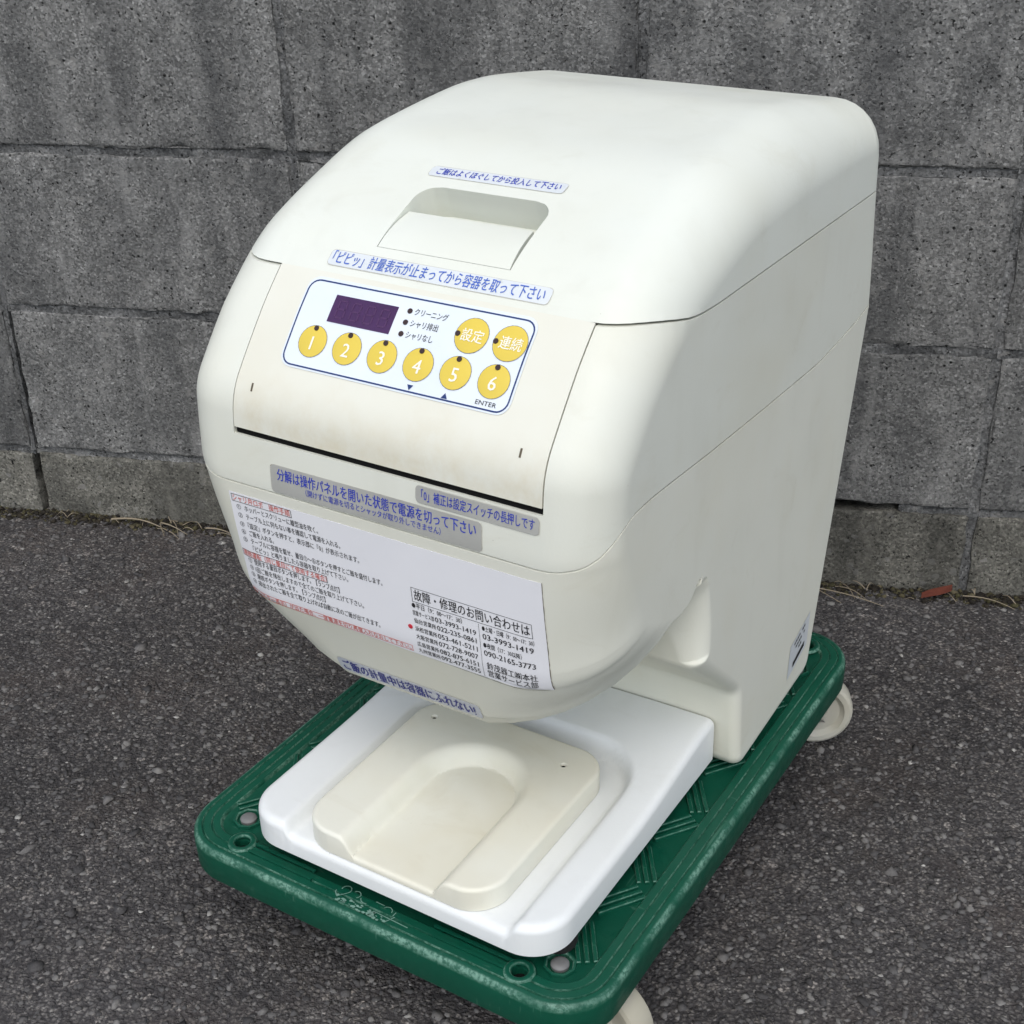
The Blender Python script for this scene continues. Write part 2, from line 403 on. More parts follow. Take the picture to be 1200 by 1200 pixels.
for r in range(1, 7):
    for c in COLS:
        z = Z0+r*.2
        if r == 1 and c == 2:      # open joint: only a stub of mortar is left at its right-hand end
            o = obj('mortar_joint', mortar_mesh(.085, 351), None, wall); o.location = (c*.4+.315, 0, z)
            continue
        o = obj('mortar_joint', MH[(c*3+r*7) % 5], None, wall); o.location = (c*.4, 0, z)
for r in range(7):
    for c in COLS:
        if r == 0 and c == 0: me = mortar_mesh(.2, 360, .005, .02)
        elif r == 1 and c == 0: me = mortar_mesh(.2, 361, .0065, .0015)
        else: me = MVt[(c*3+r*5) % 5]
        o = obj('mortar_joint', me, None, wall); o.rotation_euler = (0, -math.pi/2, 0); o.location = (c*.4-(.002 if (c == 0 and r < 2) else 0), 0, Z0+r*.2)
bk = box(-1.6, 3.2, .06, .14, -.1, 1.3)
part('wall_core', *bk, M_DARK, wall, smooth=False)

# debris where the wall meets the asphalt
M_MOSS = mat_stone('moss_and_soil', [(0, (.012, .010, .008)), (.55, (.026, .021, .014)), (.8, (.055, .050, .022)), (1, (.10, .085, .05))])
me = stones(5200, (-.5, 1.9), (-.030, .004), (.0014, .0046), None, 'soil_and_moss', flat=.8, sink=.2, yexp=.55)
o = obj('soil_and_moss', me, M_MOSS, kind='stuff'); o['label'] = 'dark soil and moss gathered along the foot of the wall'; o['category'] = 'moss'
def straw_mesh(specs):
    V = []; F = []
    for (x, y, a, L, curl, lift, r) in specs:
        n = 9; k0 = len(V); px, py, ang = x, y, a
        for i in range(n):
            t = i/(n-1); z = float(ground_h(np.array(px), np.array(py))) + .003 + lift*math.sin(math.pi*t)
            nx_, ny_ = -math.sin(ang), math.cos(ang); rr = r*(1-.75*t)+.0002
            for q in range(4):
                qa = q*math.pi/2; V.append((px+nx_*rr*math.cos(qa), py+ny_*rr*math.cos(qa), z+rr*math.sin(qa)))
            px += math.cos(ang)*L/n; py += math.sin(ang)*L/n; ang += curl/n
        for i in range(n-1):
            for q in range(4): F.append((k0+i*4+q, k0+i*4+(q+1) % 4, k0+(i+1)*4+(q+1) % 4, k0+(i+1)*4+q))
    return V, F
sp = [(.10, -.012, -.05, .10, -.35, .006, .0016), (.17, -.010, -.55, .06, .2, .004, .0012), (.185, -.004, -.9, .045, -.3, .003, .0008), (.19, -.03, -.8, .03, .3, .003, .0007),
      (.17, -.012, -1.1, .04, .2, .004, .0007), (.235, -.014, -.2, .05, -.1, .003, .0012), (.985, -.02, -.15, .14, -.25, .005, .0011), (1.0, -.008, -.8, .08, .4, .006, .0008),
      (1.05, -.012, -.5, .05, -.3, .004, .0006), (1.20, -.012, -.3, .07, -.2, .004, .0008), (1.06, -.005, -1.2, .04, 0, .004, .0006)]
for i in range(26):
    x = random.choice([random.uniform(.03, .32), random.uniform(.95, 1.35)])
    sp.append((x, random.uniform(-.03, .0), random.uniform(-3.1, 3.1), random.uniform(.008, .03), random.uniform(-1, 1), random.uniform(.001, .006), random.uniform(.0003, .0007)))
v, f = straw_mesh(sp)
o = part('dry_grass_litter', v, f, M_STRAW, None, fix=False, kind='stuff'); o['label'] = 'thin dry straw scraps lying along the wall foot'; o['category'] = 'straw'
bm = bmesh.new()
pts = [(0, 0), (.030, .004), (.046, .010), (.050, .0145), (.018, .0115), (.002, .006)]
lo = [bm.verts.new((x, y, 0)) for x, y in pts]; hi = [bm.verts.new((x*.97+.001, y*.95+.0005, .006+.004*x/.05)) for x, y in pts]
bm.faces.new(lo[::-1]); bm.faces.new(hi)
for i in range(6): bm.faces.new((lo[i], lo[(i+1) % 6], hi[(i+1) % 6], hi[i]))
me = bpy.data.meshes.new('terracotta_shard'); bm.to_mesh(me); bm.free()
o = obj('terracotta_shard', me, M_SHARD, label='small red terracotta shard lying at the foot of the wall', cat='shard')
o.location = (1.150, -.030, .0015); o.rotation_euler = (0, R_(-3), R_(14)); o.scale = (.84, .84, .75)

# ------------------------------------------------------------------ dolly
TH = R_(69.1-90)
DO = Vector((.6782, -.7672, .12))                 # top front centre of the dolly deck
def rot2(x, y): return x*math.cos(TH)-y*math.sin(TH), x*math.sin(TH)+y*math.cos(TH)
def at(x, y, z=0):
    a, b = rot2(x, y); return (DO.x+a, DO.y+b, DO.z+z)
DB = (0, .276, -.12)                              # dolly base point in the dolly frame
dolly = thing('platform_dolly', 'scuffed dark green plastic platform dolly on cream casters carrying the machine', 'dolly', at(*DB), TH)
dsh = (-DB[0], -DB[1], -DB[2])
def rrect(x0, x1, y0, y1, r, n=10):
    p = []
    for cx, cy, a0 in ((x1-r, y0+r, -90), (x1-r, y1-r, 0), (x0+r, y1-r, 90), (x0+r, y0+r, 180)):
        for i in range(n+1):
            a = R_(a0+90*i/n); p.append((cx+r*math.cos(a), cy+r*math.sin(a)))
    return p
DW, DL, DR = .1985, .552, .047
prof = [(.007, -.032), (.0015, -.032), (.0006, -.030), (.0, -.008), (.0006, -.0032), (.0022, -.0010), (.0046, 0), (.0070, 0), (.0076, -.0016), (.0084, -.0016), (.0090, 0),
        (.0148, 0), (.0154, -.0016), (.0162, -.0016), (.0168, 0), (.0226, 0), (.0234, -.0008), (.0242, -.0030), (.0250, -.0034)]
V = []; F = []; N = None
def dense(p, step=.012):
    o_ = []
    for i in range(len(p)):
        a, b = p[i], p[(i+1) % len(p)]; L = math.dist(a, b); k = max(1, int(L/step))
        for j in range(k): o_.append((a[0]+(b[0]-a[0])*j/k, a[1]+(b[1]-a[1])*j/k, i, j/k))
    return o_
base_ring = rrect(-DW, DW, 0, DL, DR); dr = dense(base_ring)
for ins, z in prof:
    rr = rrect(-DW+ins, DW-ins, ins, DL-ins, max(DR-ins, .006))
    for (_, _, i, t) in dr:
        a, b = rr[i], rr[(i+1) % len(rr)]; V.append((a[0]+(b[0]-a[0])*t, a[1]+(b[1]-a[1])*t, z))
N = len(dr)
for k in range(len(prof)-1):
    for i in range(N): F.append((k*N+i, k*N+(i+1) % N, (k+1)*N+(i+1) % N, (k+1)*N+i))
F.append(tuple(range(N))[::-1]); F.append(tuple(range((len(prof)-1)*N, len(prof)*N)))
me = new_mesh('deck', np.array(V), F); fix_normals(me)
HOLES = [(-.137, .0215, .0062), (.131, .0195, .0062), (.153, .522, .0085), (-.153, .522, .0085)]
for hx, hy, hr in HOLES:
    cv, cf = lathe([(hr, -.030), (hr, .01)], 20, (hx, hy, 0)); cm = new_mesh('c', cv, cf); fix_normals(cm)
    me = boolean(me, cm, 'DIFFERENCE')
me.transform(Matrix.Translation(dsh)); finish(me, True, 32)
deck = obj('deck', me, M_GREEN, dolly)
for hx, hy, hr in HOLES:
    v, f = lathe([(hr+.0006, -.001), (hr+.0006, .0012), (hr+.0014, .0020), (hr+.0042, .0018), (hr+.0056, .0010), (hr+.0060, -.001)], 24, (hx, hy, 0))
    f = f[:-2]
    part('hole_ring', v, f, M_GREEN, deck, dsh, angle=50, fix=False)
    v, f = lathe([(hr*.985, -.0200), (hr*.985, -.0085)], 16, (hx, hy, 0)); part('hole_shade', v, f, M_DARK, deck, dsh)  # black plug above the true floor, paints the hole's inner shade
for bx, by in ((-.154, .048), (.152, .042), (-.154, .487), (.160, .482)):
    v, f = lathe([(.0130, -.0036), (.0128, -.0006), (.0112, -.0002), (.0100, -.0012), (.0096, -.0034)], 8, (bx, by, 0)); f = f[:-2]
    part('bolt_collar', v, f, M_GREEN, deck, dsh, smooth=False, fix=False)
    v, f = lathe([(.0070, -.0034), (.0070, -.0010), (.0056, .0004), (.0030, .0010)], 20, (bx, by, 0))
    part('bolt', v, f, M_STEEL, dolly, dsh)
# raised tread bars, groups of four laid in a basket weave; none under the machine
rv, rf = [], []
for (w, z) in ((.00175, 0), (.00175, .0022), (.0011, .0029)):
    for sx, sy in ((-1, -1), (1, -1), (1, 1), (-1, 1)): rv.append((sx*(.0205-(.00175-w)), sy*w, z))
rf = [(0, 1, 5, 4), (1, 2, 6, 5), (2, 3, 7, 6), (3, 0, 4, 7), (4, 5, 9, 8), (5, 6, 10, 9), (6, 7, 11, 10), (7, 4, 8, 11), (8, 9, 10, 11)]
rib_me = new_mesh('tread_rib', rv, rf); finish(rib_me, False); rib_me.materials.append(M_GREEN)
cx_, cy_ = .0457, .0480
for i in range(8):
    for j in range(0, 12):
        cx, cy = (i-3.5)*cx_, .024+j*cy_
        ang = R_(55) if (i+j) % 2 else R_(-56)
        for k in range(4):
            o_ = (k-1.5)*.0064; x = cx-math.sin(ang)*o_; y = cy+math.cos(ang)*o_
            ex, ey = abs(math.cos(ang))*.0205+.001, abs(math.sin(ang))*.0205+.001
            if abs(x)+ex > DW-.0225 or y-ey < .0255 or y+ey > DL-.0255: continue
            if (-.105 < x < .130 and y < .31 and y > .055) or (abs(x) < .150 and .29 < y < .44): continue
            if any(math.hypot(x-bx, y-by) < .021 for bx, by in ((-.154, .048), (.152, .042), (-.154, .487), (.160, .482), (.153, .522), (-.153, .522))): continue
            o = obj('tread_rib', rib_me, None, deck); o.location = (x+dsh[0], y+dsh[1], -.0034+dsh[2]); o.rotation_euler = (0, 0, ang)
# raised bars of the front rim and the rubbed moulding marks between them
for x0, x1, y in ((-.126, -.064, .0255), (-.126, -.060, .0165), (.052, .122, .0255), (.056, .120, .0165)):
    v, f = box(x0, x1, y-.0011, y+.0011, -.001, .0011); part('rim_bar', v, f, M_GREEN, deck, dsh, smooth=False)
def ribbon(paths, z, w):
    V = []; F = []
    for p in paths:
        k0 = len(V)
        for i, (x, y) in enumerate(p):
            a, b = p[max(0, i-1)], p[min(len(p)-1, i+1)]; dx, dy = b[0]-a[0], b[1]-a[1]; L = math.hypot(dx, dy) or 1
            V.append((x-dy/L*w/2, y+dx/L*w/2, z)); V.append((x+dy/L*w/2, y-dx/L*w/2, z))
        for i in range(len(p)-1): F.append((k0+2*i, k0+2*i+1, k0+2*i+3, k0+2*i+2))
    return V, F
def arc(cx, cy, r, a0, a1, n=8): return [(cx+r*math.cos(R_(a0+(a1-a0)*i/n)), cy+r*math.sin(R_(a0+(a1-a0)*i/n))) for i in range(n+1)]
marks = [arc(-.029, .0215, .004, 200, -40), [(-.026, .019), (-.031, .013)], arc(-.032, .0175, .004, 180, 290), arc(-.019, .021, .0035, 150, -60), arc(-.009, .0215, .005, 200, 300),
         [(-.001, .0225), (.007, .0225)], arc(.012, .019, .004, 160, 0), [(.019, .021), (.019, .0165)], [(.003, .0135), (.036, .0125)], [(.021, .0165), (.017, .0085)]]
v, f = ribbon(marks, .0006, .0007); part('moulded_mark', v, f, M_SCUFF, deck, dsh, fix=False, label='faint rubbed moulding marks on the front rim')
sc_v, sc_f = [], []
for i in range(46):
    x = random.uniform(-.034, .004) if i < 34 else random.uniform(.0, .018); y = .0115 - (x+.034)*.05 + random.uniform(-.0022, .0030); k0 = len(sc_v); n = 6; r = random.uniform(.0006, .0017)
    for q in range(n):
        a = 2*math.pi*q/n; rr = r*random.uniform(.5, 1.2); sc_v.append((x+1.5*rr*math.cos(a), y+rr*math.sin(a), .0005+.0002*(i % 3)))
    sc_f.append(tuple(range(k0, k0+n)))
part('scuff_patch', sc_v, sc_f, M_SCUFF, deck, dsh, smooth=False, fix=False, label='pale worn scuffs on the front rim')
# casters
def caster(px_, py_, ang, wx, wy):
    """pivot, wheel axis angle, wheel centre (dolly frame)"""
    zc = -.12+.0375
    v, f = lathe([(.022, -.032), (.022, -.044), (.014, -.047), (.012, -.050)], 20, (px_, py_, 0)); V = list(v); F = list(f)
    ca, sa = math.cos(ang), math.sin(ang)
    for s in (-1, 1):      # fork cheeks
        k0 = len(V); t0, t1 = s*.0155, s*.0180
        out = [(-.016, .0, ), (.016, .0)]
        for t in (t0, t1):
            for (q, z, ox, oy) in ((-.014, -.049, px_, py_), (.014, -.049, px_, py_), (.009, zc-.006, wx, wy), (-.009, zc-.006, wx, wy)):
                V.append((ox+ca*t-sa*q, oy+sa*t+ca*q, z))
        F += [(k0, k0+1, k0+2, k0+3), (k0+7, k0+6, k0+5, k0+4)] + [(k0+i, k0+4+i, k0+4+(i+1) % 4, k0+(i+1) % 4) for i in range(4)]
    k0 = len(V)
    for t in (-.018, .018):
        for q in (-.014, .014): V.append((px_+ca*t-sa*q, py_+sa*t+ca*q, -.0485))
    for t in (-.018, .018):
        for q in (-.014, .014): V.append((px_+ca*t-sa*q, py_+sa*t+ca*q, -.0510))
    F += [(k0, k0+1, k0+3, k0+2), (k0+4, k0+6, k0+7, k0+5), (k0, k0+4, k0+5, k0+1), (k0+2, k0+3, k0+7, k0+6), (k0, k0+2, k0+6, k0+4), (k0+1, k0+5, k0+7, k0+3)]
    c = part('caster', V, F, M_FRAME, dolly, dsh, angle=30)
    pr = [(.006, -.0135), (.010, -.0130), (.012, -.0085), (.024, -.0075), (.0275, -.0105), (.0285, -.0122), (.0335, -.0122), (.0362, -.0105), (.0375, -.0070), (.0375, .0070), (.0362, .0105), (.0335, .0122), (.0285, .0122), (.0275, .0105), (.024, .0075), (.012, .0085), (.010, .0130), (.006, .0135)]
    v, f = lathe(pr, 40, (0, 0, 0), 'x'); v = np.array(v)
    W = np.stack([v[:, 0]*ca-v[:, 1]*sa+wx, v[:, 0]*sa+v[:, 1]*ca+wy, v[:, 2]+zc], -1)
    part('wheel', W, f, M_WHEEL, c, dsh, angle=28)
caster(.150, .500, R_(-62), .163, .540)
caster(.150, .055, R_(-100), .171, .083)
caster(-.140, .080, R_(20), -.112, .094)
caster(-.150, .490, R_(10), -.145, .470)
# under-deck stiffening rib seen as a pale sliver below the front skirt
# ------------------------------------------------------------------ rice machine
XC, HW = .004, .174
CP = [(.466, .014, .020, .013, 0, 0), (.547, .352, .04, .014, 0, 0), (.555, .524, .045, .04, 0, 0), (.39, .549, .15, .055, 0, 0), (.25, .534, .2, .05, 0, 0), (.135, .490, .12, .045, 0, 0), (.092, .446, .1, .04, 0, 0),
      (.050, .395, .05, .04, 0, 0), (.046, .33, .1, .042, .2, 0), (.0545, .228, .08, .070, 1, 0), (.080, .160, .035, .110, 1, .30), (.132, .126, .045, .120, 1, .85), (.204, .230, .010, .038, 1, .80), (.212, .163, .012, .014, 0, 0), (.29, .094, .016, .010, 0, 0), (.30, .006, .016, .009, 0, 0)]
def fillet_poly(cp, n):
    out = []; N = len(cp)
    for i in range(N):
        p0 = np.array(cp[i-1][:2]); p = np.array(cp[i][:2]); p1 = np.array(cp[(i+1) % N][:2]); r = cp[i][2]; Rs = cp[i][3:]
        a = p0-p; b = p1-p; la = np.linalg.norm(a); lb = np.linalg.norm(b); a = a/la; b = b/lb
        ang = math.acos(float(np.clip(a@b, -1, 1)))
        d = min(r/math.tan(ang/2), la*.499, lb*.499); r2 = d*math.tan(ang/2)
        c = p+(a+b)/np.linalg.norm(a+b)*r2/math.sin(ang/2); s = p+a*d-c; e = p+b*d-c
        t0 = math.atan2(s[1], s[0]); t1 = math.atan2(e[1], e[0]); dt = (t1-t0+math.pi) % (2*math.pi)-math.pi
        k = max(2, int(n*abs(dt)/1.2)+2)
        for j in range(k+1):
            t = t0+dt*j/k; out.append((c[0]+r2*math.cos(t), c[1]+r2*math.sin(t), *Rs))
    return out
fp = fillet_poly(CP, 40)
rs_ = []; ss_ = []; acc = 0.0
for i in range(len(fp)):
    a = np.array(fp[i]); b = np.array(fp[(i+1) % len(fp)]); L = float(np.linalg.norm((b-a)[:2])); k = max(1, int(math.ceil(L/.005)))
    for j in range(k): rs_.append(a+(b-a)*j/k); ss_.append(acc+L*j/k)
    acc += L
PR = np.array(rs_); YZ = PR[:, :2]; S_ = np.array(ss_)
k_ = int(np.argmin(np.hypot(YZ[:, 0]-.114, YZ[:, 1]-.4687))); S_ = S_-S_[k_]+.9666      # s = .9666 at the lid seam
RR = PR[:, 2].copy(); WW = PR[:, 3].copy(); KK = PR[:, 4].copy()
W_ = ((YZ[:, 1] > .36) & (YZ[:, 0] < .50)).astype(float) 
for _ in range(6): W_ = (np.roll(W_, 1)+W_*2+np.roll(W_, -1))/4
for _ in range(90):     # fair the lid and panel curve, moving points along their normals only
    T_ = np.roll(YZ, -1, 0)-np.roll(YZ, 1, 0); T_ /= np.linalg.norm(T_, axis=1)[:, None]
    n_ = np.stack([T_[:, 1], -T_[:, 0]], 1); d_ = (np.roll(YZ, 1, 0)+np.roll(YZ, -1, 0))/2-YZ
    YZ = YZ+n_*(np.sum(d_*n_, 1)*.5*W_)[:, None]
for _ in range(40): RR = (np.roll(RR, 1)+RR*2+np.roll(RR, -1))/4; WW = (np.roll(WW, 1)+WW*2+np.roll(WW, -1))/4; KK = (np.roll(KK, 1)+KK*2+np.roll(KK, -1))/4
TT = np.roll(YZ, -1, 0)-np.roll(YZ, 1, 0); TT /= np.linalg.norm(TT, axis=1)[:, None]
AR = np.sum(YZ[:, 0]*np.roll(YZ[:, 1], -1)-YZ[:, 1]*np.roll(YZ[:, 0], -1))
NN = np.stack([TT[:, 1], -TT[:, 0]], 1)*(1 if AR > 0 else -1)
# direction in which the rounded flanks draw in: the surface normal, or towards the head's middle on the belly
CD = np.array([.24, .33])-YZ; CD /= np.linalg.norm(CD, axis=1)[:, None]
DD = -NN*(1-WW)[:, None]+CD*WW[:, None]; DD /= np.linalg.norm(DD, axis=1)[:, None]
def smap(x, s, off=0.0):
    """point on the moulded surface: x across (from the machine's centre plane), s along the profile, off outwards"""
    x = np.asarray(x, float); s = np.asarray(s, float)
    y = np.interp(s, S_, YZ[:, 0]); z = np.interp(s, S_, YZ[:, 1]); ny_ = np.interp(s, S_, NN[:, 0]); nz_ = np.interp(s, S_, NN[:, 1]); r = np.interp(s, S_, RR)
    nl = np.hypot(ny_, nz_); ny_, nz_ = ny_/nl, nz_/nl; dy_ = np.interp(s, S_, DD[:, 0]); dz_ = np.interp(s, S_, DD[:, 1])
    t = np.clip((np.abs(x)-(HW-r))/r, 0, .999); kk = np.interp(s, S_, KK)
    lo, hi = np.zeros(np.broadcast(t, kk).shape), np.full(np.broadcast(t, kk).shape, math.pi/2)
    for _ in range(22):
        ph = (lo+hi)/2; g_ = (1-kk)*np.sin(ph)+kk*ph/(math.pi/2) < t; lo = np.where(g_, ph, lo); hi = np.where(g_, hi, ph)
    ph = (lo+hi)/2; ins = r*((1-kk)*(1-np.cos(ph))+kk*ph/(math.pi/2)); c = np.cos(ph*(1-.5*kk))
    return np.stack([XC+x+np.sign(x)*np.sqrt(1-c*c)*off, y+dy_*ins+ny_*off*c, z+dz_*ins+nz_*off*c], -1)
MB_ = (XC, .28, 0)
mach = thing('rice_dispensing_machine', 'cream white countertop rice dispensing machine with sloped button panel on the green dolly', 'rice machine', at(*MB_), TH)
msh = (-MB_[0], -MB_[1], -MB_[2])
def body_mesh():
    rows = []
    nph = 9
    for f in np.linspace(math.pi/2, 0, nph): rows.append(('e', -1, f))
    for f in np.linspace(0, math.pi/2, nph): rows.append(('e', 1, f))
    G = []
    for kind, s, f in rows:
        tau = f/(math.pi/2); q = YZ+DD*(RR*((1-KK)*(1-math.cos(f))+KK*tau))[:, None]; x = XC+s*(HW-RR+RR*((1-KK)*math.sin(f)+KK*tau)); G.append(np.stack([x, q[:, 0], q[:, 1]], 1))
    G = np.array(G); mid = np.array([G[nph-1]*(1-t)+G[nph]*t for t in np.linspace(0, 1, 12)[1:-1]])
    G = np.concatenate([G[:nph], mid, G[nph:]]); m, n = G.shape[:2]
    F = [(j*n+i, j*n+(i+1) % n, (j+1)*n+(i+1) % n, (j+1)*n+i) for j in range(m-1) for i in range(n)]
    F.append(tuple(range(n))); F.append(tuple(range((m-1)*n, m*n))[::-1])
    me = new_mesh('body', G.reshape(-1, 3), F); fix_normals(me); return me
BODY = body_mesh()
def prism_yz(poly, x0=-.4, x1=.4):
    n = len(poly); v = [(x0, y, z) for y, z in poly]+[(x1, y, z) for y, z in poly]
    f = [tuple(range(n)), tuple(range(n, 2*n))[::-1]]+[(i, n+i, n+(i+1) % n, (i+1) % n) for i in range(n)]
    me = new_mesh('cut', v, f); fix_normals(me); return me
LIDSEAM = [(-.1, .4687), (.13, .4680), (.150, .4650), (.175, .4595), (.21, .4575), (.7, .4555)]
def smooth_line(pts, n=60):
    P = np.array(pts); y = np.linspace(P[0, 0], P[-1, 0], 400); z = np.interp(y, P[:, 0], P[:, 1])
    for _ in range(30): z[1:-1] = (z[:-2]+2*z[1:-1]+z[2:])/4
    keep = np.unique(np.r_[0, np.arange(70, 260, 4), np.arange(260, 400, 20), 399]); return [(float(y[k]), float(z[k])) for k in keep]
LOWSEAM = [(-.1, .3250), (.047, .3250), (.056, .3280), (.066, .3370), (.078, .3480), (.092, .3550), (.13, .3545), (.20, .3500), (.30, .3455), (.42, .3415), (.50, .348), (.54, .3550), (.7, .357)]
ls, ws = smooth_line(LIDSEAM), smooth_line(LOWSEAM)
g = .0008
lid_me = boolean(BODY.copy(), prism_yz([(y, z+g) for y, z in ls]+[(.7, .8), (-.1, .8)]), 'INTERSECT')
low_me = boolean(BODY.copy(), prism_yz([(y, z-g) for y, z in ws]+[(.7, -.2), (-.1, -.2)]), 'INTERSECT')
mid_me = boolean(BODY.copy(), prism_yz([(y, z-g) for y, z in ls]+[(y, z+g) for y, z in ws[::-1]]), 'INTERSECT')
def patch_solid(outline_fn, s0, s1, o0, o1, ns=24, nx=30):
    """solid following the surface; outline_fn(s)->(x0,x1)"""
    V = []; n = 0
    ss = np.linspace(s0, s1, ns)
    for off in (o0, o1):
        for s in ss:
            a, b = outline_fn(s); V.append(smap(np.linspace(a, b, nx), np.full(nx, s), off))
    V = np.concatenate(V); L = ns*nx; F = []
    for k in (0, L):
        for j in range(ns-1):
            for i in range(nx-1):
                q = (k+j*nx+i, k+j*nx+i+1, k+(j+1)*nx+i+1, k+(j+1)*nx+i); F.append(q if k else q[::-1])
    ring = list(range(nx))+[j*nx+nx-1 for j in range(1, ns)]+[(ns-1)*nx+i for i in range(nx-2, -1, -1)]+[j*nx for j in range(ns-2, 0, -1)]; m = len(ring)
    F += [(ring[i], ring[(i+1) % m], L+ring[(i+1) % m], L+ring[i]) for i in range(m)]
    return V, F
FX0, FX1 = -.1165, .1345
# flap recess in the upper housing
v, f = patch_solid(lambda s: (FX0-.0007, FX1+.0007), .955, 1.0925, -.014, .02)
cm = new_mesh('c', v, f); fix_normals(cm); mid_me = boolean(mid_me, cm, 'DIFFERENCE')
# grip pocket in the lid
def pocket(s):
    a, b = -.0475, .0605; r = .016
    d = s-.8712
    ins = 0 if d >= r else r-math.sqrt(max(0, r*r-(r-d)**2))
    return a+ins, b-ins
v, f = patch_solid(pocket, .8712, .9382, -.025, .02, 40, 24)
cm = new_mesh('c', v, f); fix_normals(cm); lid_me = boolean(lid_me, cm, 'DIFFERENCE')
for nm, me, mt in (('lid', lid_me, M_LID), ('upper_housing', mid_me, M_SHELL), ('lower_housing', low_me, M_LOWER)):
    me.transform(Matrix.Translation(msh)); finish(me, True, 38)
    o = obj(nm, me, mt, mach)
    wm = o.modifiers.new('weighted_normal', 'WEIGHTED_NORMAL'); wm.keep_sharp = True; wm.weight = 60
    if nm == 'lid': LID = o
    elif nm == 'upper_housing': UPPER = o
    else: LOWER = o
# sunken finger lip of the grip pocket: flush at its lower edge, sunk at its upper edge
V = []; nx, ns = 20, 18
for k, th in ((0, 0.0), (1, -.004)):
    for j in range(ns):
        t = j/(ns-1); s = .9376-(.9376-.896)*t
        off = -.0003-.0045*t**2.2 + th
        a, b = pocket(.93); xs = np.linspace(a+.0006, b-.0010-.0050*t, nx); V.append(smap(xs, np.full(nx, s), off))
V = np.concatenate(V); L = nx*ns; F = []
for k in (0, L):
    for j in range(ns-1):
        for i in range(nx-1):
            q = (k+j*nx+i, k+j*nx+i+1, k+(j+1)*nx+i+1, k+(j+1)*nx+i); F.append(q)
ring = list(range(nx))+[j*nx+nx-1 for j in range(1, ns)]+[(ns-1)*nx+i for i in range(nx-2, -1, -1)]+[j*nx for j in range(ns-2, 0, -1)]; m = len(ring)
F += [(ring[i], ring[(i+1) % m], L+ring[(i+1) % m], L+ring[i]) for i in range(m)]
part('grip_lip', V, F, M_LID, LID, msh)
# control flap
v, f = patch_solid(lambda s: (FX0+.0002, FX1-.0002), .9645, 1.0874, -.0042, .0002, 60, 40)
FLAP = part('control_flap', v, f, M_FLAP, mach, msh)
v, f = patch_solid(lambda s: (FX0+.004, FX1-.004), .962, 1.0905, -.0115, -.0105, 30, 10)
part('flap_cavity_shade', v, f, M_DARK, mach, msh)  # black backing sheet, paints the shade seen through the flap gaps
for sx, ss in ((-.1018, 1.0562), (.1152, 1.0554)):    # screwdriver slots of the flap
    v, f = patch_solid(lambda s: (sx-.0007, sx+.0007), ss-.0030, ss+.0030, .0001, .0005, 4, 3); part('latch_slot', v, f, M_GRIME, FLAP, msh)

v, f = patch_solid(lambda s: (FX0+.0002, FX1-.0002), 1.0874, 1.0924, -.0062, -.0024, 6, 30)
part('flap_gap_shade', v, f, M_DARK, mach, msh)  # added black strip: the shade of the flap's bottom gap as colour

# ---- stickers and print, laid on the moulded surface
def flat_patch(name, outline, off, mat, parent, step=.006, shift=None, label=None, thick=.00025):
    """outline: list of (x,s) convex polygon -> thin solid film"""
    P = np.array(outline); s0, s1 = P[:, 1].min(), P[:, 1].max(); ns = max(3, int((s1-s0)/.0025)+1)
    def xr(s):
        xs = []
        for i in range(len(P)):
            a, b = P[i], P[(i+1) % len(P)]
            if (a[1]-s)*(b[1]-s) <= 0 and abs(a[1]-b[1]) > 1e-9: xs.append(a[0]+(b[0]-a[0])*(s-a[1])/(b[1]-a[1]))
        return min(xs), max(xs)
    e = 1e-6; ss = np.unique(np.r_[np.linspace(s0+e, s1-e, ns), np.clip(P[:, 1], s0+e, s1-e)])
    xs0 = [xr(s) for s in ss]; nx = max(3, int((P[:, 0].max()-P[:, 0].min())/.01)+2); ns = len(ss)
    V = []
    for o_ in (off-thick, off):
        for s, (a, b) in zip(ss, xs0): V.append(smap(np.linspace(a, b, nx), np.full(nx, s), o_))
    V = np.concatenate(V); L = ns*nx; F = []
    for k in (0, L):
        for j in range(ns-1):
            for i in range(nx-1):
                q = (k+j*nx+i, k+j*nx+i+1, k+(j+1)*nx+i+1, k+(j+1)*nx+i); F.append(q if k else q[::-1])
    ring = list(range(nx))+[j*nx+nx-1 for j in range(1, ns)]+[(ns-1)*nx+i for i in range(nx-2, -1, -1)]+[j*nx for j in range(ns-2, 0, -1)]; m = len(ring)
    F += [(ring[i], ring[(i+1) % m], L+ring[(i+1) % m], L+ring[i]) for i in range(m)]
    return part(name, V, F, mat, parent, msh, label=label)
def rr_xs(x0, x1, s0, s1, r, wob=0, sk=0):
    p = rrect(x0, x1, s0, s1, r, 5)
    return [(x+sk*(s-s0)+random.uniform(-wob, wob), s+random.uniform(-wob, wob)) for x, s in p]
def text_mesh(body, bold=0.0, off0=0.0):
    cu = bpy.data.curves.new('txt', 'FONT'); cu.body = body; cu.size = 1; cu.resolution_u = 2
    o = bpy.data.objects.new('txt', cu); COL.objects.link(o); bpy.context.view_layer.update()
    dg = bpy.context.evaluated_depsgraph_get(); ev = o.evaluated_get(dg); m = ev.to_mesh()
    V = np.array([v.co[:] for v in m.vertices]) if len(m.vertices) else np.zeros((0, 3)); F = [tuple(p.vertices) for p in m.polygons]
    ev.to_mesh_clear(); bpy.data.objects.remove(o); bpy.data.curves.remove(cu)
    return V, F
